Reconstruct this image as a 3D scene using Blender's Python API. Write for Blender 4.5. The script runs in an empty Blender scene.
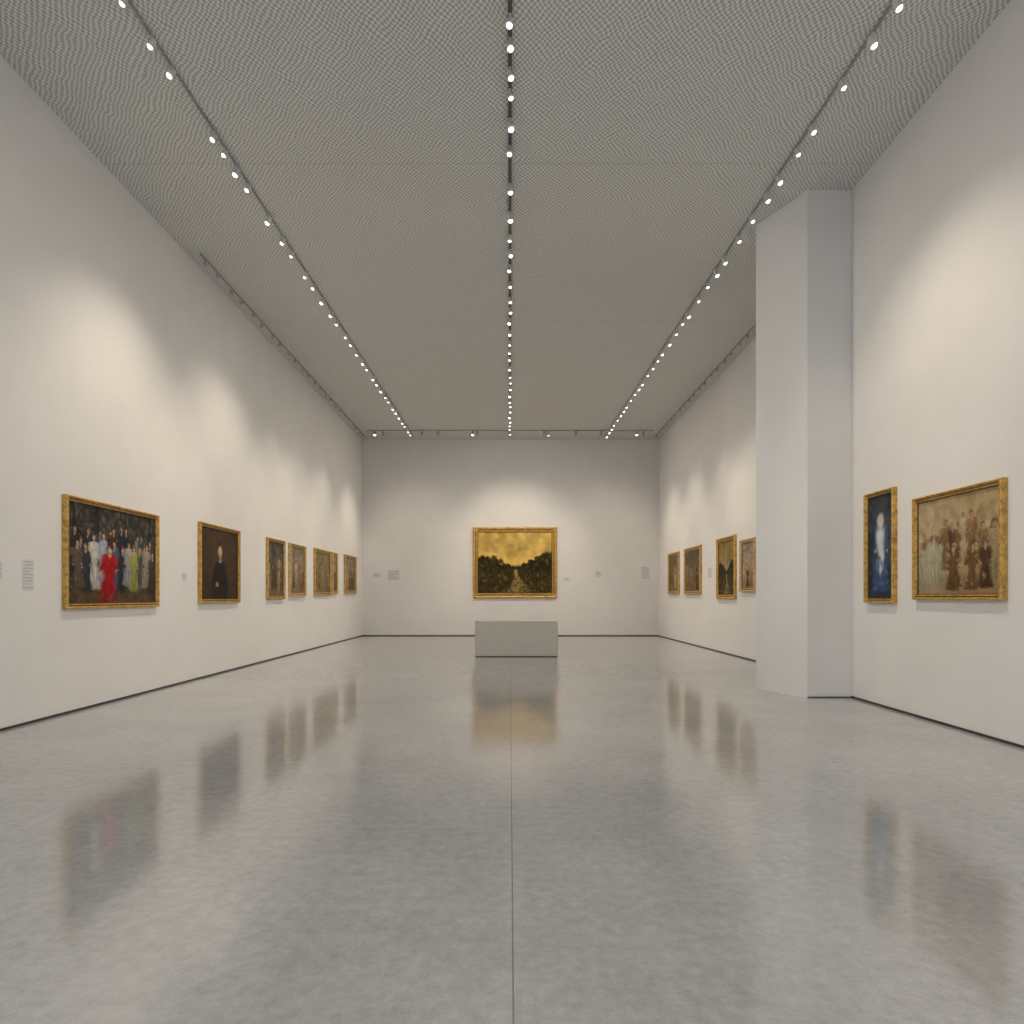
import bpy, bmesh, math, random
import numpy as np
from mathutils import Vector, Matrix
random.seed(7)
rng = np.random.default_rng(11)
scene = bpy.context.scene
scene.view_settings.view_transform = 'Standard'
COL = scene.collection

# ------------------------------------------------------------------ dimensions (metres)
CEIL = 7.56
XL, XR_FAR, XR_NEAR = -5.70, 5.72, 5.09
YB, YF = 24.08, -5.0
T = 0.25

# ------------------------------------------------------------------ material helpers
def new_mat(name):
    m = bpy.data.materials.new(name); m.use_nodes = True
    nt = m.node_tree; b = nt.nodes["Principled BSDF"]
    return m, nt, b
def N(nt, typ, **kw):
    n = nt.nodes.new(typ)
    for k, v in kw.items(): setattr(n, k, v)
    return n
def coords(nt, out="Object"):
    return N(nt, "ShaderNodeTexCoord").outputs[out]
def math_node(nt, op, a, b=None, c=None):
    n = N(nt, "ShaderNodeMath", operation=op)
    for i, v in enumerate((a, b, c)):
        if v is None: continue
        if isinstance(v, (int, float)): n.inputs[i].default_value = v
        else: nt.links.new(v, n.inputs[i])
    return n.outputs[0]
def noise(nt, vec, scale, detail=4, rough=0.55):
    n = N(nt, "ShaderNodeTexNoise"); n.inputs["Scale"].default_value = scale
    n.inputs["Detail"].default_value = detail; n.inputs["Roughness"].default_value = rough
    nt.links.new(vec, n.inputs["Vector"]); return n.outputs["Fac"]
def ramp(nt, fac, stops):
    r = N(nt, "ShaderNodeValToRGB"); e = r.color_ramp.elements
    while len(e) < len(stops): e.new(0.5)
    for el, (p, c) in zip(e, stops):
        el.position = p; el.color = (*c, 1)
    nt.links.new(fac, r.inputs[0]); return r.outputs["Color"]
def mixc(nt, fac, a, b):
    m = N(nt, "ShaderNodeMix", data_type='RGBA')
    for s, v in ((0, fac), (6, a), (7, b)):
        if isinstance(v, tuple): m.inputs[s].default_value = (*v, 1)
        elif isinstance(v, (int, float)): m.inputs[s].default_value = v
        else: nt.links.new(v, m.inputs[s])
    return m.outputs[2]
def bump(nt, b, h, strength, dist=0.01):
    n = N(nt, "ShaderNodeBump"); n.inputs["Strength"].default_value = strength
    n.inputs["Distance"].default_value = dist
    nt.links.new(h, n.inputs["Height"]); nt.links.new(n.outputs[0], b.inputs["Normal"])
def simple(name, col, rough=0.5, metal=0.0, var=0.06, scale=12):
    m, nt, b = new_mat(name)
    f = noise(nt, coords(nt), scale)
    c1 = tuple(max(0, c*(1-var)) for c in col); c2 = tuple(min(1, c*(1+var)) for c in col)
    nt.links.new(ramp(nt, f, [(0.3, c1), (0.7, c2)]), b.inputs["Base Color"])
    b.inputs["Roughness"].default_value = rough; b.inputs["Metallic"].default_value = metal
    return m

# wall plaster
def wall_material(name, a, bcol):
    m, nt, b = new_mat(name); co = coords(nt)
    f1 = noise(nt, co, 1.3, 5); f2 = noise(nt, co, 60, 3)
    nt.links.new(ramp(nt, f1, [(0.25, a), (0.75, bcol)]), b.inputs["Base Color"])
    b.inputs["Roughness"].default_value = 0.85
    b.inputs["Specular IOR Level"].default_value = 0.2
    bump(nt, b, f2, 0.08, 0.004)
    return m
M_WALL = wall_material("white_wall_plaster", (0.755, 0.742, 0.724), (0.80, 0.788, 0.772))

# polished concrete floor
M_FLOOR, nt, b = new_mat("polished_concrete"); co = coords(nt)
f1 = noise(nt, co, 0.8, 8, 0.65); f2 = noise(nt, co, 14, 8, 0.7); f3 = noise(nt, co, 120, 4, 0.7)
mixf = math_node(nt, 'ADD', math_node(nt, 'MULTIPLY', f1, 0.3), math_node(nt, 'ADD', math_node(nt, 'MULTIPLY', f2, 0.40), math_node(nt, 'MULTIPLY', f3, 0.30)))
base = ramp(nt, mixf, [(0.38, (0.285, 0.292, 0.296)), (0.62, (0.47, 0.476, 0.476))])
sx = N(nt, "ShaderNodeSeparateXYZ"); nt.links.new(co, sx.inputs[0])
jx = math_node(nt, 'LESS_THAN', math_node(nt, 'ABSOLUTE', math_node(nt, 'SUBTRACT', sx.outputs[0], 0.012)), 0.0032)
base = mixc(nt, math_node(nt, 'MULTIPLY', jx, 0.7), base, (0.08, 0.08, 0.08))
nt.links.new(base, b.inputs["Base Color"])
r = N(nt, "ShaderNodeMapRange"); nt.links.new(mixf, r.inputs[0])
r.inputs[1].default_value = 0.3; r.inputs[2].default_value = 0.7; r.inputs[3].default_value = 0.07; r.inputs[4].default_value = 0.16
nt.links.new(r.outputs[0], b.inputs["Roughness"])
b.inputs["IOR"].default_value = 2.45
bump(nt, b, f2, 0.02, 0.003)

# perforated metal-mesh ceiling
M_CEIL, nt, b = new_mat("perforated_ceiling_mesh"); co = coords(nt)
nz = N(nt, "ShaderNodeTexNoise"); nz.inputs["Scale"].default_value = 3.0; nz.inputs["Detail"].default_value = 3
nt.links.new(co, nz.inputs["Vector"])
vm = N(nt, "ShaderNodeVectorMath", operation='MULTIPLY_ADD'); nt.links.new(nz.outputs["Color"], vm.inputs[0])
vm.inputs[1].default_value = (0.14, 0.14, 0); nt.links.new(co, vm.inputs[2])
sx = N(nt, "ShaderNodeSeparateXYZ"); nt.links.new(vm.outputs[0], sx.inputs[0])
k = 2*math.pi/0.062
wx = math_node(nt, 'SINE', math_node(nt, 'MULTIPLY', sx.outputs[0], k))
wy = math_node(nt, 'SINE', math_node(nt, 'MULTIPLY', sx.outputs[1], k*0.85))
dots = math_node(nt, 'MULTIPLY', wx, wy)
dotm = N(nt, "ShaderNodeMapRange"); nt.links.new(dots, dotm.inputs[0])
dotm.inputs[1].default_value = -0.5; dotm.inputs[2].default_value = 0.5
c = mixc(nt, dotm.outputs[0], (0.40, 0.415, 0.42), (0.86, 0.85, 0.805))
s2 = N(nt, "ShaderNodeSeparateXYZ"); nt.links.new(co, s2.inputs[0])
yy = math_node(nt, 'ABSOLUTE', math_node(nt, 'SUBTRACT', math_node(nt, 'PINGPONG', math_node(nt, 'ADD', s2.outputs[1], 1.25), 2.5), 0.0))
seam = math_node(nt, 'LESS_THAN', yy, 0.012)
c = mixc(nt, math_node(nt, 'MULTIPLY', seam, 0.2), c, (0.12, 0.12, 0.12))
f = noise(nt, co, 0.7, 4)
c = mixc(nt, math_node(nt, 'MULTIPLY', f, 0.2), c, (0.55, 0.55, 0.54))
nt.links.new(c, b.inputs["Base Color"]); b.inputs["Roughness"].default_value = 0.7
bump(nt, b, dots, 0.3, 0.006)

# gold frame
def gold(name, hi, lo):
    m, nt, b = new_mat(name); co = coords(nt)
    f = noise(nt, co, 16, 6, 0.7); v = N(nt, "ShaderNodeTexVoronoi"); v.inputs["Scale"].default_value = 34
    nt.links.new(co, v.inputs["Vector"])
    nt.links.new(ramp(nt, f, [(0.3, lo), (0.58, hi)]), b.inputs["Base Color"])
    b.inputs["Metallic"].default_value = 0.45; b.inputs["Roughness"].default_value = 0.40
    bump(nt, b, v.outputs["Distance"], 0.6, 0.012); return m
M_GOLD = gold("gilded_wood", (0.74, 0.46, 0.12), (0.27, 0.15, 0.035))
M_GOLD2 = gold("pale_gilded_wood", (0.78, 0.55, 0.25), (0.32, 0.205, 0.075))
M_GOLD_IN = simple("frame_inner_lip", (0.10, 0.06, 0.02), 0.5, 0.2)
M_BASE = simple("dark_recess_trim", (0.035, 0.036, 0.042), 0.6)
M_RAIL = simple("track_rail_metal", (0.32, 0.32, 0.32), 0.5, 0.0)
M_RAIL_D = simple("track_rail_dark", (0.09, 0.09, 0.09), 0.5, 0.0)
M_HEAD = simple("lamp_housing_white", (0.62, 0.62, 0.61), 0.4, 0.0)
M_HEAD_D = simple("lamp_housing_grey", (0.42, 0.415, 0.40), 0.4, 0.0)
M_LABEL = simple("label_card", (0.68, 0.67, 0.65), 0.6)
M_INK = simple("label_ink", (0.47, 0.465, 0.455), 0.6)
M_PLINTH = simple("plinth_paint", (0.76, 0.71, 0.63), 0.6, 0, 0.03, 5)
M_PLINTH_D = simple("plinth_shadow_gap", (0.10, 0.10, 0.10), 0.6)
M_WINF = simple("window_frame_metal", (0.12, 0.12, 0.13), 0.4, 0.6)
def emis(name, col, s):
    m, nt, b = new_mat(name)
    b.inputs["Base Color"].default_value = (0.9, 0.9, 0.9, 1)
    b.inputs["Emission Color"].default_value = (*col, 1); b.inputs["Emission Strength"].default_value = s
    return m
M_LENS = emis("lamp_lens_lit", (1.0, 0.95, 0.87), 4.0)

# ------------------------------------------------------------------ mesh helpers
def obj_from_bm(bm, name, mats, parent=None, smooth=False):
    me = bpy.data.meshes.new(name); bm.normal_update(); bm.to_mesh(me); bm.free()
    for m in mats: me.materials.append(m)
    if smooth:
        for p in me.polygons: p.use_smooth = True
    o = bpy.data.objects.new(name, me); COL.objects.link(o)
    if parent: o.parent = parent
    return o
def add_box(bm, lo, hi, mi=0):
    vs = [bm.verts.new((x, y, z)) for z in (lo[2], hi[2]) for y in (lo[1], hi[1]) for x in (lo[0], hi[0])]
    fs = []
    for q in ((0, 2, 3, 1), (4, 5, 7, 6), (0, 1, 5, 4), (2, 6, 7, 3), (0, 4, 6, 2), (1, 3, 7, 5)):
        f = bm.faces.new([vs[i] for i in q]); f.material_index = mi; fs.append(f)
    return vs, fs
def box(name, lo, hi, mat, parent=None):
    bm = bmesh.new(); add_box(bm, lo, hi); return obj_from_bm(bm, name, [mat], parent)
def empty(name, loc=(0, 0, 0), rotz=0.0):
    e = bpy.data.objects.new(name, None); e.empty_display_size = 0.2
    e.location = loc; e.rotation_euler = (0, 0, rotz); COL.objects.link(e); return e
def prism(name, pts, z0, z1, mat):
    bm = bmesh.new()
    lo = [bm.verts.new((x, y, z0)) for x, y in pts]; hi = [bm.verts.new((x, y, z1)) for x, y in pts]
    n = len(pts)
    bm.faces.new(lo[::-1]); bm.faces.new(hi)
    for i in range(n): bm.faces.new((lo[i], lo[(i+1) % n], hi[(i+1) % n], hi[i]))
    bmesh.ops.recalc_face_normals(bm, faces=bm.faces)
    return obj_from_bm(bm, name, [mat])

# ------------------------------------------------------------------ room shell
box("floor", (XL-T, YF-T, -0.2), (XR_FAR+T, YB+T, 0), M_FLOOR)
box("ceiling", (XL-T, YF-T, CEIL), (XR_FAR+T, YB+T, CEIL+0.2), M_CEIL)
box("wall_left", (XL-T, YF, 0), (XL, YB, CEIL), M_WALL)
box("wall_back", (XL-T, YB, 0), (XR_FAR+T, YB+T, CEIL), M_WALL)
P0 = (4.43, 9.32); P1 = (4.01, 10.20)
box("wall_right", (XR_FAR, P0[1]+0.4, 0), (XR_FAR+T, YB, CEIL), M_WALL)
box("wall_right_near", (XR_NEAR, YF, 0), (XR_FAR+T, P0[1], CEIL), M_WALL)
prism("wall_pier", [P0, (XR_FAR, P0[1]), (XR_FAR, 10.75), (4.26, 10.75), P1], 0, CEIL, M_WALL)
# front wall (behind the camera) with an unseen window added for cool daylight
bm = bmesh.new()
add_box(bm, (XL-T, YF-T, 0), (-4.6, YF, CEIL)); add_box(bm, (4.4, YF-T, 0), (XR_FAR+T, YF, CEIL))
add_box(bm, (-4.6, YF-T, 0), (4.4, YF, 0.3)); add_box(bm, (-4.6, YF-T, 6.4), (4.4, YF, CEIL))
obj_from_bm(bm, "wall_front", [M_WALL])
bm = bmesh.new()
for i in range(7):
    x = -4.6+i*1.5; add_box(bm, (max(x-0.04, -4.6), YF-0.15, 0.3), (min(x+0.04, 4.4), YF-0.07, 6.4))
for z in (0.3, 2.6, 6.32): add_box(bm, (-4.6, YF-0.15, z), (4.4, YF-0.07, z+0.08))
obj_from_bm(bm, "unseen_window", [M_WINF])
# dark shadow-gap trim
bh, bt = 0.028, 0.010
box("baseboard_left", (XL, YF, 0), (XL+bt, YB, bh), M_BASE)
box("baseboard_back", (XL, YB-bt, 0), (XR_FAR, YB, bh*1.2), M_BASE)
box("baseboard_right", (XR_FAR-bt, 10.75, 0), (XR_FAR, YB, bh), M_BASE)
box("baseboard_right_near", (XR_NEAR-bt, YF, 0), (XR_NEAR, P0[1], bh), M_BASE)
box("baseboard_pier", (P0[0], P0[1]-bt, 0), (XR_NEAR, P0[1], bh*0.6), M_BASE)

# ------------------------------------------------------------------ painted canvases (vertex-painted dense grids)
def fbm(h, w, base=4, octv=5, aspect=1.0, seed=0):
    r = np.random.default_rng(seed); out = np.zeros((h, w)); amp = 1; tot = 0
    for o in range(octv):
        gh = max(2, int(base*2**o)); gw = max(2, int(base*2**o*aspect))
        g = r.random((gh+1, gw+1)); y = np.linspace(0, gh-1e-6, h); x = np.linspace(0, gw-1e-6, w)
        yi = y.astype(int); xi = x.astype(int); fy = (y-yi)[:, None]; fx = (x-xi)[None, :]
        fy = fy*fy*(3-2*fy); fx = fx*fx*(3-2*fx)
        v = (g[yi][:, xi]*(1-fx)+g[yi][:, xi+1]*fx)*(1-fy)+(g[yi+1][:, xi]*(1-fx)+g[yi+1][:, xi+1]*fx)*fy
        out += v*amp; tot += amp; amp *= 0.6
    return out/tot
class Canvas:
    def __init__(s, w, h, col, asp, seed):
        s.w, s.h, s.asp = w, h, asp; s.r = np.random.default_rng(seed)
        s.a = np.ones((h, w, 3))*np.array(col)
        s.U, s.V = np.meshgrid(np.linspace(0, 1, w)*asp, np.linspace(0, 1, h)); s.seed = seed
    def mottle(s, amt, base=5):
        n = fbm(s.h, s.w, base, 5, s.asp, s.seed+1); s.a *= (1+amt*(n-0.5)*2)[..., None]
    def warp(s, amt, base=10):
        """brushy displacement of the painted image"""
        dx = (fbm(s.h, s.w, base, 4, s.asp, s.seed+7)-0.5)*amt*s.h*2; dy = (fbm(s.h, s.w, base, 4, s.asp, s.seed+8)-0.5)*amt*s.h*2
        yy, xx = np.mgrid[0:s.h, 0:s.w]
        s.a = s.a[np.clip((yy+dy).astype(int), 0, s.h-1), np.clip((xx+dx).astype(int), 0, s.w-1)]
    def blob(s, u, v, ru, rv, col, al=1.0, rot=0.0, soft=0.35):
        u *= s.asp; dx = s.U-u; dy = s.V-v; c, n = math.cos(rot), math.sin(rot)
        d = np.sqrt(((dx*c+dy*n)/ru)**2+((-dx*n+dy*c)/rv)**2)
        m = np.clip((1+soft-d)/(2*soft), 0, 1)*al
        s.a = s.a*(1-m[..., None])+np.array(col)*m[..., None]
    def daubs(s, n, u0, u1, v0, v1, cols, r0, r1, al=0.6, asp=0.7):
        for _ in range(n):
            c = np.array(cols[s.r.integers(len(cols))])*(0.7+0.6*s.r.random())
            s.blob(s.r.uniform(u0, u1), s.r.uniform(v0, v1), s.r.uniform(r0, r1), s.r.uniform(r0, r1)*asp, c, al, s.r.uniform(0, 3.1), 0.5)
    def figure(s, u, foot, ht, dress, skin=(0.55, 0.36, 0.24), hair=(0.05, 0.03, 0.02), wide=1.0, al=0.95):
        W = ht*0.16*wide; dress = np.array(dress); lean = s.r.uniform(-0.05, 0.05)*ht
        for t in np.linspace(0, 1, 14):
            if t < 0.55: w = W*(1.25-1.35*t)
            else: w = W*(0.5+0.55*math.sin((t-0.55)/0.45*math.pi*0.75))
            s.blob(u+lean*t, foot+t*ht*0.80, max(w, 0.004), ht*0.05, dress*(0.65+0.45*t), al, 0, 0.25)
        for kf in range(5):
            du = (kf-2)*W*0.38/s.asp
            s.blob(u+du, foot+ht*0.24, W*0.07, ht*0.2, dress*(0.40 if kf % 2 else 1.5), 0.45, (kf-2)*-0.12, 0.6)
        for sd in (-1, 1):
            rr = s.r.uniform(0.1, 0.8)
            s.blob(u+lean*0.7+sd*W*0.72/s.asp, foot+ht*0.60, W*0.2, ht*0.13, dress*0.85, al, sd*rr, 0.3)
            s.blob(u+lean*0.6+sd*W*(0.7+rr*0.4)/s.asp, foot+ht*(0.46+s.r.uniform(0, .1)), W*0.14, ht*0.025, skin, al*0.8, 0, 0.3)
        s.blob(u+lean, foot+ht*0.83, W*0.18, ht*0.05, skin, al)
        s.blob(u+lean, foot+ht*0.93, W*0.38, ht*0.074, hair, al)
        s.blob(u+lean+0.003, foot+ht*0.915, W*0.26, ht*0.054, skin, al)

def paint_crowd(asp):
    c = Canvas(300, 190, (0.045, 0.040, 0.034), asp, 3)
    c.daubs(300, 0, 1, 0.45, 1, [(0.12, 0.11, 0.09), (0.02, 0.02, 0.02), (0.09, 0.10, 0.10), (0.17, 0.15, 0.12)], 0.008, 0.05, 0.5)
    for u in (0.06, 0.30, 0.62, 0.93):
        c.blob(u, 0.8, 0.018, 0.35, (0.02, 0.018, 0.015), 0.8, 0.05)
    c.blob(0.5, 0.06, 1.2, 0.12, (0.10, 0.065, 0.035), 0.85, 0, 0.5)
    dk = [(0.03, 0.03, 0.04), (0.14, 0.12, 0.09), (0.07, 0.03, 0.02), (0.22, 0.20, 0.17), (0.04, 0.07, 0.11), (0.02, 0.02, 0.02), (0.22, 0.18, 0.11)]
    for i in range(24):
        c.figure(0.07+i*0.037+c.r.uniform(-.015, .015), 0.24+c.r.uniform(-.05, .13), 0.44+c.r.uniform(-.08, .06), dk[c.r.integers(7)], (0.42, 0.27, 0.18))
    front = [(0.27, .16, .56, (0.60, 0.57, 0.52)), (0.34, .24, .50, (0.38, 0.42, 0.48)), (0.18, .13, .48, (0.04, 0.04, 0.05)), (0.11, .16, .47, (0.14, 0.10, 0.07)),
             (0.50, .15, .52, (0.06, 0.11, 0.20)), (0.57, .12, .50, (0.03, 0.03, 0.035)), (0.64, .20, .48, (0.30, 0.33, 0.34)),
             (0.80, .14, .50, (0.08, 0.10, 0.07)), (0.87, .18, .50, (0.32, 0.28, 0.22)), (0.94, .1, .50, (0.06, 0.05, 0.04))]
    for u, f, h, col in front: c.figure(u, f, h, col)
    c.figure(0.72, 0.14, 0.50, (0.36, 0.34, 0.10), wide=1.1)
    c.figure(0.41, 0.03, 0.58, (0.40, 0.010, 0.012), wide=1.6)
    c.daubs(160, 0, 1, 0, 0.14, [(0.04, 0.03, 0.02), (0.12, 0.08, 0.05)], 0.01, 0.04, 0.4)
    c.daubs(160, 0, 1, 0.1, 0.7, [(0.02, 0.015, 0.01), (0.05, 0.04, 0.03), (0.30, 0.27, 0.22)], 0.004, 0.014, 0.5)
    c.blob(0.41, 0.22, 0.075, 0.18, (0.42, 0.010, 0.012), 0.5)
    c.warp(0.022, 14); c.mottle(0.3, 12); c.a *= 0.9; return c
def paint_portrait(asp, seed=5, dress=(0.022, 0.017, 0.013), bg=(0.048, 0.030, 0.018)):
    c = Canvas(120, 150, bg, asp, seed)
    c.blob(0.55, 0.6, 0.4, 0.45, tuple(x*2.1 for x in bg), 0.7, 0, 0.8)
    c.blob(0.5, 0.18, 0.28, 0.34, dress, 1, 0, 0.2); c.blob(0.5, 0.42, 0.20, 0.14, dress, 1, 0, 0.2)
    c.blob(0.5, 0.70, 0.085, 0.12, (0.02, 0.012, 0.01), 1); c.blob(0.5, 0.59, 0.035, 0.05, (0.30, 0.19, 0.12), 1)
    c.blob(0.5, 0.68, 0.062, 0.085, (0.48, 0.31, 0.20), 1); c.blob(0.52, 0.68, 0.034, 0.058, (0.70, 0.49, 0.34), 0.8)
    for e in (-0.022, 0.028): c.blob(0.5+e/asp, 0.69, 0.011, 0.006, (0.05, 0.03, 0.02), 0.9)
    c.blob(0.5, 0.635, 0.018, 0.006, (0.25, 0.08, 0.06), 0.9)
    c.blob(0.5, 0.545, 0.055, 0.018, (0.36, 0.31, 0.25), 0.8)
    c.blob(0.42, 0.2, 0.05, 0.03, (0.34, 0.22, 0.14), 0.9)
    c.warp(0.02); c.mottle(0.35, 8); return c
def paint_lady(asp):
    c = Canvas(110, 240, (0.022, 0.035, 0.055), asp, 8)
    c.daubs(140, 0, 1, 0.2, 1, [(0.018, 0.026, 0.040), (0.045, 0.062, 0.08), (0.08, 0.075, 0.065)], 0.02, 0.08, 0.5)
    c.blob(0.5, 0.05, 0.6, 0.1, (0.03, 0.04, 0.055), 0.9)
    c.figure(0.5, 0.10, 0.74, (0.055, 0.12, 0.22), wide=0.9)
    for t in np.linspace(0, 1, 9): c.blob(0.5+0.03*math.sin(6*t), 0.28+0.36*t, 0.030+0.03*t, 0.045, (0.62, 0.63, 0.64), 0.85, 0, 0.6)
    c.blob(0.5, 0.76, 0.055, 0.065, (0.58, 0.57, 0.54), 0.85); c.blob(0.5, 0.765, 0.032, 0.042, (0.58, 0.42, 0.32), 1)
    c.daubs(60, 0.2, 0.8, 0.08, 0.4, [(0.03, 0.06, 0.14), (0.10, 0.17, 0.29)], 0.01, 0.04, 0.5)
    c.warp(0.02, 12); c.mottle(0.3, 8); return c
def paint_sepia(asp, seed=21, n=16, bg=(0.42, 0.32, 0.20), light=(0.60, 0.50, 0.35), big=False, k=1.0):
    c = Canvas(260 if big else 150, 190 if big else 130, bg, asp, seed)
    c.daubs(160, 0, 1, 0.3, 1, [bg, light, tuple(x*0.75 for x in bg)], 0.02, 0.1, 0.45)
    if big: c.blob(0.12, 0.6, 0.4, 0.5, (0.60, 0.48, 0.30), 0.5, 0, 0.9)
    c.blob(0.5, 0.05, 1.2, 0.14, (0.28, 0.18, 0.085), 0.7, 0, 0.6)
    pal = [(0.16, 0.08, 0.03), (0.28, 0.16, 0.07), (0.42, 0.31, 0.17), (0.08, 0.042, 0.02), (0.54, 0.43, 0.28), (0.20, 0.11, 0.05)]
    for i in range(n):
        u = 0.06+0.88*i/(n-1); hump = (0.20 if big else 0.05)*math.exp(-((u-0.62)/0.2)**2)
        al = 0.62 if not big else 0.55+0.35*min(1, max(0, (u-0.2)/0.4))
        c.figure(u+c.r.uniform(-.03, .03), 0.14+hump+c.r.uniform(-.05, .08), 0.48+c.r.uniform(-.10, .08), pal[c.r.integers(6)], (0.48, 0.33, 0.20), (0.09, 0.05, 0.025), wide=c.r.uniform(0.8, 1.4), al=al)
    for i in range(n//2):
        c.figure(0.40+0.52*c.r.random(), 0.04+c.r.uniform(-.02, .05), 0.44, pal[c.r.integers(6)], (0.55, 0.40, 0.25), (0.09, 0.05, 0.025), wide=1.3, al=0.88)
    if big:
        c.blob(0.14, 0.20, 0.18, 0.22, (0.58, 0.55, 0.38), 0.5, 0, 0.8)
        for u, f_, h_ in ((0.07, .10, .46), (0.16, .08, .54), (0.25, .10, .50)):
            c.figure(u, f_, h_, (0.48, 0.44, 0.29), (0.34, 0.22, 0.13), (0.09, 0.05, 0.025), al=0.75)
        c.daubs(120, 0.38, 1, 0.05, 0.72, [(0.07, 0.03, 0.01), (0.20, 0.10, 0.035), (0.62, 0.45, 0.23)], 0.006, 0.030, 0.5, 0.4)
    c.daubs(100, 0, 1, 0, 0.6, [(0.18, 0.10, 0.045), light], 0.004, 0.02, 0.4)
    c.warp(0.022, 10); c.mottle(0.3, 12); c.a *= k; return c
def paint_landscape(asp, seed=31, sky=(0.80, 0.51, 0.11), w=300, h=240):
    c = Canvas(w, h, sky, asp, seed)
    g = np.clip((c.V-0.45)/0.55, 0, 1)[..., None]
    c.a = np.array([sky[0]*1.15, sky[1]*1.2, sky[2]*1.5])*(1-g)+np.array([sky[0]*0.6, sky[1]*0.56, sky[2]*0.6])*g
    k = sky[0]/0.62
    c.daubs(140, 0, 1, 0.62, 1, [(0.66*k, 0.46*k, 0.13*k), (0.34*k, 0.225*k, 0.06*k), (0.54*k, 0.37*k, 0.10*k)], 0.03, 0.12, 0.4)
    c.blob(0.5, 0.20, 2, 0.25, (0.050, 0.035, 0.010), 1, 0, 0.12)
    dk = [(0.015, 0.013, 0.005), (0.035, 0.028, 0.008), (0.022, 0.018, 0.007), (0.065, 0.045, 0.012)]
    def tree(u, base, r, n=34):
        c.blob(u, base-r*0.7, r*0.09, r*0.9, (0.02, 0.014, 0.008), 1)
        for _ in range(n):
            a = c.r.uniform(0, 6.28); q = r*math.sqrt(c.r.random())*0.8
            c.blob(u+q*math.cos(a)/c.asp, base+q*math.sin(a)*0.8, r*0.26, r*0.2, dk[c.r.integers(4)], 0.9, c.r.uniform(0, 3), 0.35)
    for u, bs, r_ in ((0.05, .48, .17), (0.17, .50, .15), (0.28, .47, .12), (0.38, .43, .08), (0.64, .44, .08), (0.73, .47, .11), (0.83, .49, .15), (0.95, .52, .19), (0.47, .41, .04), (0.55, .41, .04)):
        tree(u, bs, r_)
    for t in np.linspace(0, 1, 16):
        c.blob(0.51+0.05*math.sin(t*3)*t, 0.36-0.34*t, 0.025+0.16*t*t, 0.022, (0.50-0.2*t, 0.36-0.15*t, 0.12-0.05*t), 0.7, 0, 0.6)
    c.daubs(260, 0, 1, 0, 0.33, dk+[(0.20, 0.14, 0.04), (0.12, 0.09, 0.02)], 0.006, 0.035, 0.6)
    c.warp(0.012, 14); c.mottle(0.25, 14); return c

def painting(name, cen, w, h, rotz, cv, fw=0.10, dep=0.07, gm=None):
    """front faces local -Y; cen = centre of the back plane on the wall"""
    gm = gm or M_GOLD
    e = empty(name, cen, rotz)
    prof = [(0, 0), (0, -dep*0.75), (fw*0.10, -dep*0.95), (fw*0.22, -dep), (fw*0.34, -dep*0.86), (fw*0.48, -dep*0.60), (fw*0.62, -dep*0.58),
            (fw*0.70, -dep*0.74), (fw*0.80, -dep*0.72), (fw*0.88, -dep*0.5), (fw, -dep*0.42), (fw, -dep*0.25)]
    bm = bmesh.new(); rings = []
    for o, y in prof:
        a, b2 = w/2-o, h/2-o
        rings.append([bm.verts.new(p) for p in ((-a, y, -b2), (a, y, -b2), (a, y, b2), (-a, y, b2))])
    for i in range(len(rings)-1):
        for j in range(4):
            f = bm.faces.new((rings[i][j], rings[i][(j+1) % 4], rings[i+1][(j+1) % 4], rings[i+1][j]))
            f.material_index = 1 if (i >= 9 or i == 5) else 0
    bm.faces.new(rings[0][::-1])
    for sx_ in (-1, 1):
        for sz in (-1, 1):
            mtx = Matrix.Translation((sx_*(w/2-fw*0.5), -dep*0.72, sz*(h/2-fw*0.5))) @ Matrix.Diagonal((1, 0.35, 1, 1))
            bmesh.ops.create_uvsphere(bm, u_segments=12, v_segments=8, radius=fw*0.30, matrix=mtx)
    bmesh.ops.recalc_face_normals(bm, faces=bm.faces)
    obj_from_bm(bm, "frame", [gm, M_GOLD_IN], e)
    H, W = cv.h, cv.w; iw, ih = w-2*fw, h-2*fw
    xs = np.linspace(-iw/2, iw/2, W); zs = np.linspace(-ih/2, ih/2, H)
    X, Z = np.meshgrid(xs, zs); co = np.stack([X, np.full_like(X, -dep*0.3), Z], -1).reshape(-1, 3)
    idx = np.arange(H*W).reshape(H, W)
    quads = np.stack([idx[:-1, :-1], idx[:-1, 1:], idx[1:, 1:], idx[1:, :-1]], -1).reshape(-1, 4)
    me = bpy.data.meshes.new("canvas"); me.vertices.add(H*W); me.vertices.foreach_set("co", co.ravel())
    me.loops.add(quads.size); me.loops.foreach_set("vertex_index", quads.ravel().astype(np.int32))
    me.polygons.add(len(quads)); me.polygons.foreach_set("loop_start", np.arange(0, quads.size, 4, dtype=np.int32))
    me.update(calc_edges=True); me.validate()
    ca = me.color_attributes.new("paint", 'FLOAT_COLOR', 'POINT')
    rgba = np.ones((H*W, 4), np.float32); rgba[:, :3] = np.clip(cv.a, 0, 1).reshape(-1, 3)
    ca.data.foreach_set("color", rgba.ravel())
    me.materials.append(M_PAINT)
    o = bpy.data.objects.new("canvas", me); COL.objects.link(o); o.parent = e
    return e
M_PAINT, nt, b = new_mat("oil_paint")
at = N(nt, "ShaderNodeAttribute"); at.attribute_name = "paint"
nt.links.new(at.outputs["Color"], b.inputs["Base Color"]); b.inputs["Roughness"].default_value = 0.6
b.inputs["Specular IOR Level"].default_value = 0.12
bump(nt, b, noise(nt, coords(nt), 90, 4), 0.15, 0.003)

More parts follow.
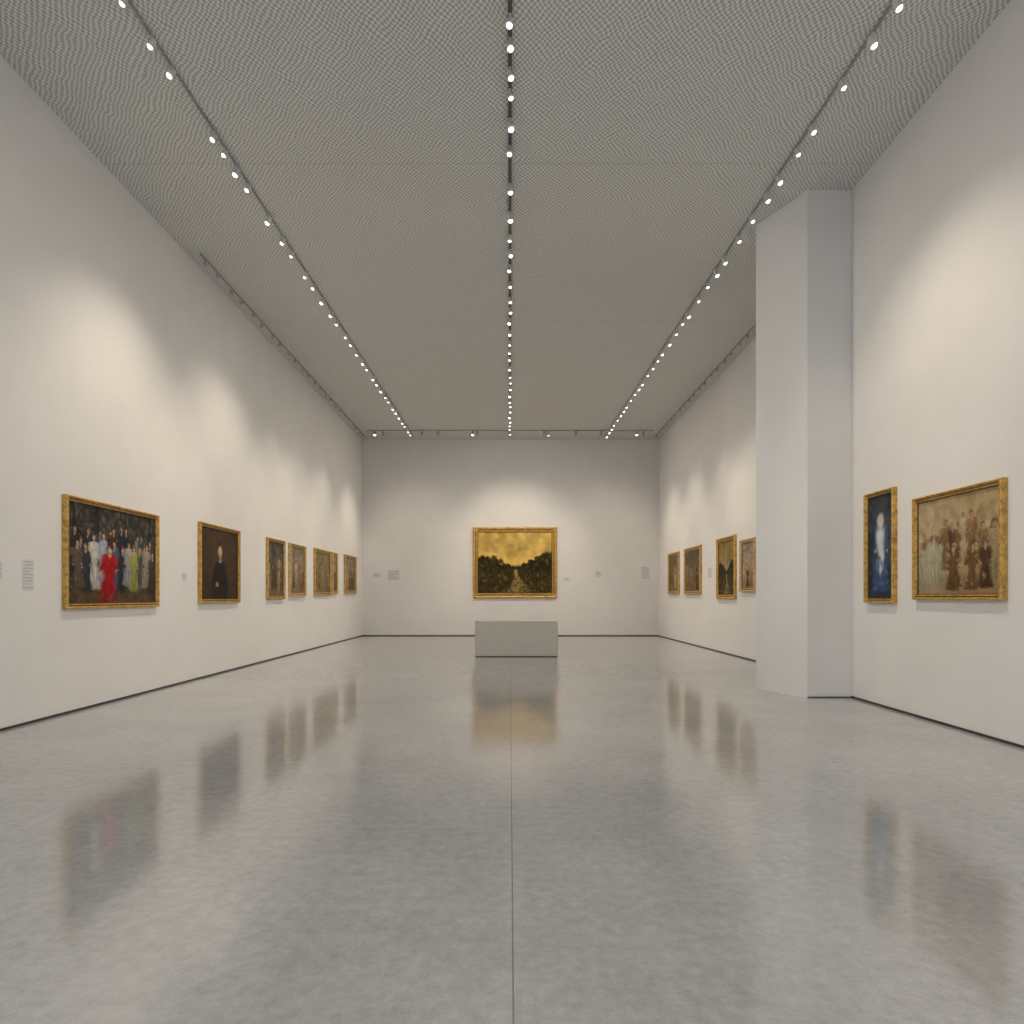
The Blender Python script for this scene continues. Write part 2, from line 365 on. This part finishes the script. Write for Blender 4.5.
def left(name, y0, y1, z0, z1, cv, **k):
    return painting(name, (XL, (y0+y1)/2, (z0+z1)/2), y1-y0, z1-z0, math.pi/2, cv, **k)
def right(name, y0, y1, z0, z1, cv, x=XR_FAR, **k):
    return painting(name, (x, (y0+y1)/2, (z0+z1)/2), y1-y0, z1-z0, -math.pi/2, cv, **k)
left("framed_crowd_painting", 7.96, 10.07, 1.345, 2.81, paint_crowd(1.55), fw=0.075)
left("framed_portrait_painting", 11.42, 13.10, 1.39, 2.88, paint_portrait(1.2), fw=0.075)
left("framed_figure_painting", 14.60, 15.73, 1.45, 2.90, paint_sepia(0.9, 41, 5, (0.10, 0.085, 0.06), (0.24, 0.21, 0.165), k=0.75), fw=0.085)
left("framed_figure_painting", 16.08, 17.36, 1.52, 2.90, paint_sepia(1.0, 42, 6, (0.26, 0.21, 0.14), (0.42, 0.36, 0.27), k=0.85), fw=0.10, gm=M_GOLD2)
left("framed_landscape_painting", 18.15, 19.80, 1.55, 2.93, paint_sepia(1.2, 43, 5, (0.26, 0.19, 0.10), (0.38, 0.30, 0.18), k=0.85), fw=0.11)
left("framed_portrait_painting", 19.97, 20.55, 1.60, 2.94, paint_portrait(0.45, 44, (0.16, 0.10, 0.06), (0.22, 0.16, 0.10)), fw=0.10, gm=M_GOLD2)
left("framed_figure_painting", 21.45, 23.03, 1.62, 2.97, paint_sepia(1.2, 45, 6, (0.26, 0.20, 0.13), (0.38, 0.32, 0.24)), fw=0.11)
right("framed_portrait_painting", 14.50, 15.44, 1.62, 2.89, paint_sepia(0.75, 51, 4, (0.30, 0.22, 0.17), (0.45, 0.36, 0.30)), fw=0.10, gm=M_GOLD2)
right("framed_landscape_painting", 15.78, 17.19, 1.45, 3.08, paint_landscape(1.0, 52, (0.33, 0.24, 0.11), 120, 120), fw=0.12)
right("framed_figure_painting", 18.65, 20.37, 1.58, 3.06, paint_sepia(1.2, 53, 6, (0.16, 0.12, 0.07), (0.26, 0.20, 0.13), k=0.75), fw=0.12)
right("framed_figure_painting", 21.05, 22.45, 1.60, 3.04, paint_sepia(1.0, 54, 5, (0.20, 0.15, 0.08), (0.30, 0.24, 0.15), k=0.8), fw=0.12)
right("framed_lady_painting", 8.22, 8.90, 1.42, 2.95, paint_lady(0.42), x=XR_NEAR, fw=0.065)
right("framed_procession_painting", 6.40, 7.83, 1.466, 2.725, paint_sepia(1.28, 21, 14, (0.45, 0.32, 0.165), (0.62, 0.47, 0.27), big=True, k=0.84), x=XR_NEAR, fw=0.07)
painting("framed_landscape_painting", (0.19, YB, 2.82), 3.22, 2.72, 0, paint_landscape(1.2), fw=0.20, dep=0.10)

# ------------------------------------------------------------------ wall labels
def label(cen, w, h, rotz, rows):
    e = bmesh.new(); add_box(e, (-w/2, -0.006, -h/2), (w/2, 0, h/2), 0)
    for i in range(rows):
        z = h/2-(i+0.8)*h/(rows+0.6); L = w*(0.82 if i % 4 != 3 else 0.5)
        add_box(e, (-w*0.41, -0.008, z-h*0.16/rows), (-w*0.41+L, -0.0061, z+h*0.16/rows), 1)
    o = obj_from_bm(e, "wall_label", [M_LABEL, M_INK]); o.location = cen; o.rotation_euler = (0, 0, rotz)
hp = math.pi/2
label((XL, 7.40, 1.765), 0.17, 0.36, hp, 9)
label((XL, 6.95, 1.80), 0.14, 0.20, hp, 6)
label((XL, 10.95, 1.85), 0.13, 0.13, hp, 5)
label((-4.48, YB, 2.34), 0.46, 0.40, 0, 6)
label((-5.12, YB, 2.34), 0.30, 0.16, 0, 4)
label((5.21, YB, 2.44), 0.32, 0.48, 0, 7)
label((2.17, YB, 2.18), 0.24, 0.14, 0, 4)
label((3.40, YB, 2.38), 0.22, 0.22, 0, 4)
label((XR_FAR, 17.9, 2.2), 0.28, 0.30, -hp, 6)

# ------------------------------------------------------------------ plinth in front of the far painting
bm = bmesh.new()
vs, fs = add_box(bm, (-0.875, 15.65, 0.02), (1.20, 16.35, 0.90), 0)
bmesh.ops.bevel(bm, geom=list({e for f in fs for e in f.edges}), offset=0.012, segments=2, affect='EDGES')
add_box(bm, (-0.86, 15.665, 0), (1.185, 16.335, 0.02), 1)
obj_from_bm(bm, "display_plinth", [M_PLINTH, M_PLINTH_D])

# ------------------------------------------------------------------ track lighting
def cyl(bm, p0, p1, r0, r1, mi, seg=14):
    p0, p1 = Vector(p0), Vector(p1); d = p1-p0
    m = Matrix.Translation((p0+p1)/2) @ d.to_track_quat('Z', 'Y').to_matrix().to_4x4()
    g = bmesh.ops.create_cone(bm, cap_ends=True, segments=seg, radius1=r0, radius2=r1, depth=d.length, matrix=m)
    for v in g['verts']:
        for f in v.link_faces: f.material_index = mi
def dome(bm, c, r, mi):
    g = bmesh.ops.create_uvsphere(bm, u_segments=14, v_segments=9, radius=r, matrix=Matrix.Translation(c))
    for v in g['verts']:
        for f in v.link_faces: f.material_index = mi; f.smooth = True
def head(bm, x, y, zt, aim, s=1.0, lit=True):
    """spot head hanging from rail at (x,y), aimed along vector aim"""
    a = Vector(aim).normalized(); piv = Vector((x, y, zt-0.060*s))
    add_box(bm, (x-0.016*s, y-0.04*s, zt-0.015*s), (x+0.016*s, y+0.04*s, zt), 1)
    cyl(bm, (x, y, zt-0.01), piv, 0.008*s, 0.008*s, 1, 8)
    cyl(bm, piv-a*0.045*s, piv+a*0.045*s, 0.026*s, 0.040*s, 1)
    if lit: dome(bm, piv+a*0.040*s, 0.030*s, 2)
ZR = CEIL-0.003
def track(name, x, y0, y1, ys, aimx, s=1.0, lit=True, slope=0.0, rail=0.011, mats=None):
    bm = bmesh.new(); zb = CEIL-0.03
    vs, _ = add_box(bm, (x-rail, y0, zb), (x+rail, y1, ZR), 0)
    for v in vs: v.co.x += slope*(v.co.y-6)
    for i, y in enumerate(ys):
        ax = aimx if aimx is not None else random.choice((-0.3, 0.3, 0.15, -0.15))
        head(bm, x+slope*(y-6), y, zb, (ax, random.uniform(-0.35, 0.05), -1), s*random.uniform(0.8, 1.1), lit)
    return obj_from_bm(bm, name, mats or [M_RAIL, M_HEAD, M_LENS])
def spaced(y0, y1, first, pat):
    ys = list(first); y = ys[-1]
    i = 0
    while True:
        y += pat[i % len(pat)]; i += 1
        if y > y1: break
        ys.append(y)
    return ys
yl = spaced(0, 23.4, [5.4, 6.27, 6.75, 7.13, 8.13, 8.43, 8.78, 9.15, 9.9], [0.6, 0.42, 0.7, 0.45, 0.55])
yc = spaced(0, 23.4, [5.6, 6.1, 6.5, 6.78, 7.15, 7.45, 7.92, 8.39, 9.15, 9.83], [0.6, 0.45, 0.5, 0.62])
yr = spaced(0, 23.4, [5.3, 6.3, 6.72, 7.3, 8.0, 8.4, 8.95, 9.35, 9.9], [0.55, 0.65, 0.42, 0.5])
track("track_lighting", -3.87, -3, 23.6, yl, -0.5, 1.1, slope=0.014)
track("track_lighting", 0.0, -3, 23.6, yc, None, 1.1, rail=0.022, mats=[M_RAIL_D, M_HEAD, M_LENS])
track("track_lighting", 3.90, -3, 23.6, yr, 0.5, 1.1, slope=-0.020)
DK = [M_RAIL, M_HEAD_D, M_LENS]
track("track_lighting", -5.45, 11.0, 23.6, spaced(0, 23.4, [11.2], [0.45, 0.6]), -0.2, 0.9, False, mats=DK, rail=0.006)
track("track_lighting", 5.45, 11.0, 23.6, spaced(0, 23.4, [11.2], [0.45, 0.6]), 0.2, 0.9, False, mats=DK, rail=0.006)
bm = bmesh.new(); zb = CEIL-0.03
add_box(bm, (-5.2, 22.71, zb), (5.2, 22.72, ZR), 0)
for i, x in enumerate((-4.9, -4.6, -3.2, -2.6, -1.35, -1.2, 1.25, 1.4, 2.4, 3.3, 4.6, 4.85)):
    head(bm, x, 22.715, zb, (0, 0.6 if i % 2 else -0.3, -1), 1.5, i in (4, 7, 0, 10))
obj_from_bm(bm, "track_lighting", [M_RAIL, M_HEAD_D, M_LENS])

# ------------------------------------------------------------------ lamps
WARM = (1.0, 0.85, 0.67); NEUT = (1.0, 0.915, 0.81)
def spot(loc, tgt, P, ang=60, blend=0.8, col=WARM, rad=0.12):
    l = bpy.data.lights.new("spot_lamp", 'SPOT'); l.energy = P; l.spot_size = math.radians(ang); l.spot_blend = blend
    l.color = col; l.shadow_soft_size = rad
    o = bpy.data.objects.new("spot_lamp", l); COL.objects.link(o); o.location = loc
    o.rotation_euler = (Vector(tgt)-Vector(loc)).to_track_quat('-Z', 'Y').to_euler(); return o
zl = CEIL-0.28
# accent lamps on the pictures
for y, P in ((9.0, 430), (12.3, 370), (15.1, 270), (16.7, 260), (18.9, 320), (22.0, 360)):
    spot((-3.0, y, zl), (XL, y, 1.9), P, 82 if y < 14 else 64, 1.0)
for y, P in ((14.9, 270), (16.5, 260), (19.4, 330), (21.9, 310)):
    spot((3.0, y, zl), (XR_FAR, y, 1.9), P, 64, 1.0)
spot((2.4, 7.0, zl), (XR_NEAR, 7.2, 2.0), 360, 82, 1.0)
spot((0.19, 19.8, zl), (0.19, YB, 2.5), 620, 72, 1.0)
for x in (-3.7, 3.9): spot((x, 19.8, zl), (x, YB, 2.2), 220, 74, 1.0)
# ambient fill added near the outer tracks, washing opposite walls (kept below the ceiling plane)
for y in (2.0, 6.0, 10.0, 14.0, 18.0, 21.5):
    spot((3.8, y, zl), (XL, y+0.4, 3.1), 430, 62, 1.0, NEUT, 0.15)
    spot((-3.8, y, zl), (XR_FAR, y+0.4, 3.1), 430, 62, 1.0, NEUT, 0.15)
spot((0, 14.0, zl), (0, YB, 2.9), 460, 62, 1.0, NEUT, 0.15)
# straight-down fill spots added without fixtures to brighten the open floor
for y in (0.5, 4.0, 7.5, 11.0, 14.5, 18.0, 21.0):
    for x in (-2.6, 2.6) if y > 1 else (-2.6, 0, 2.6):
        spot((x, y, zl), (x, y, 0), 360, 74, 1.0, NEUT, 0.12)

# cool sky light through the added window behind the viewer
w = bpy.data.worlds.new("World"); scene.world = w; w.use_nodes = True
bg = w.node_tree.nodes["Background"]; bg.inputs[0].default_value = (0.80, 0.90, 1.0, 1); bg.inputs[1].default_value = 1.4
pl = bpy.data.lights.new("window_portal", 'AREA'); pl.shape = 'RECTANGLE'; pl.size = 9.0; pl.size_y = 6.1; pl.cycles.is_portal = True
po = bpy.data.objects.new("window_portal", pl); COL.objects.link(po); po.location = (-0.1, YF-0.3, 3.35)
po.rotation_euler = Vector((0, 1, 0)).to_track_quat('-Z', 'Z').to_euler()

# ------------------------------------------------------------------ camera
cd = bpy.data.cameras.new("Camera"); cam = bpy.data.objects.new("Camera", cd); COL.objects.link(cam)
cam.location = (0, 0, 1.5); cam.rotation_euler = (math.radians(90), 0, 0)
cd.lens = 22.0; cd.sensor_width = 36; cd.shift_y = 0.083; cd.shift_x = 0.002; cd.clip_end = 200
scene.camera = cam
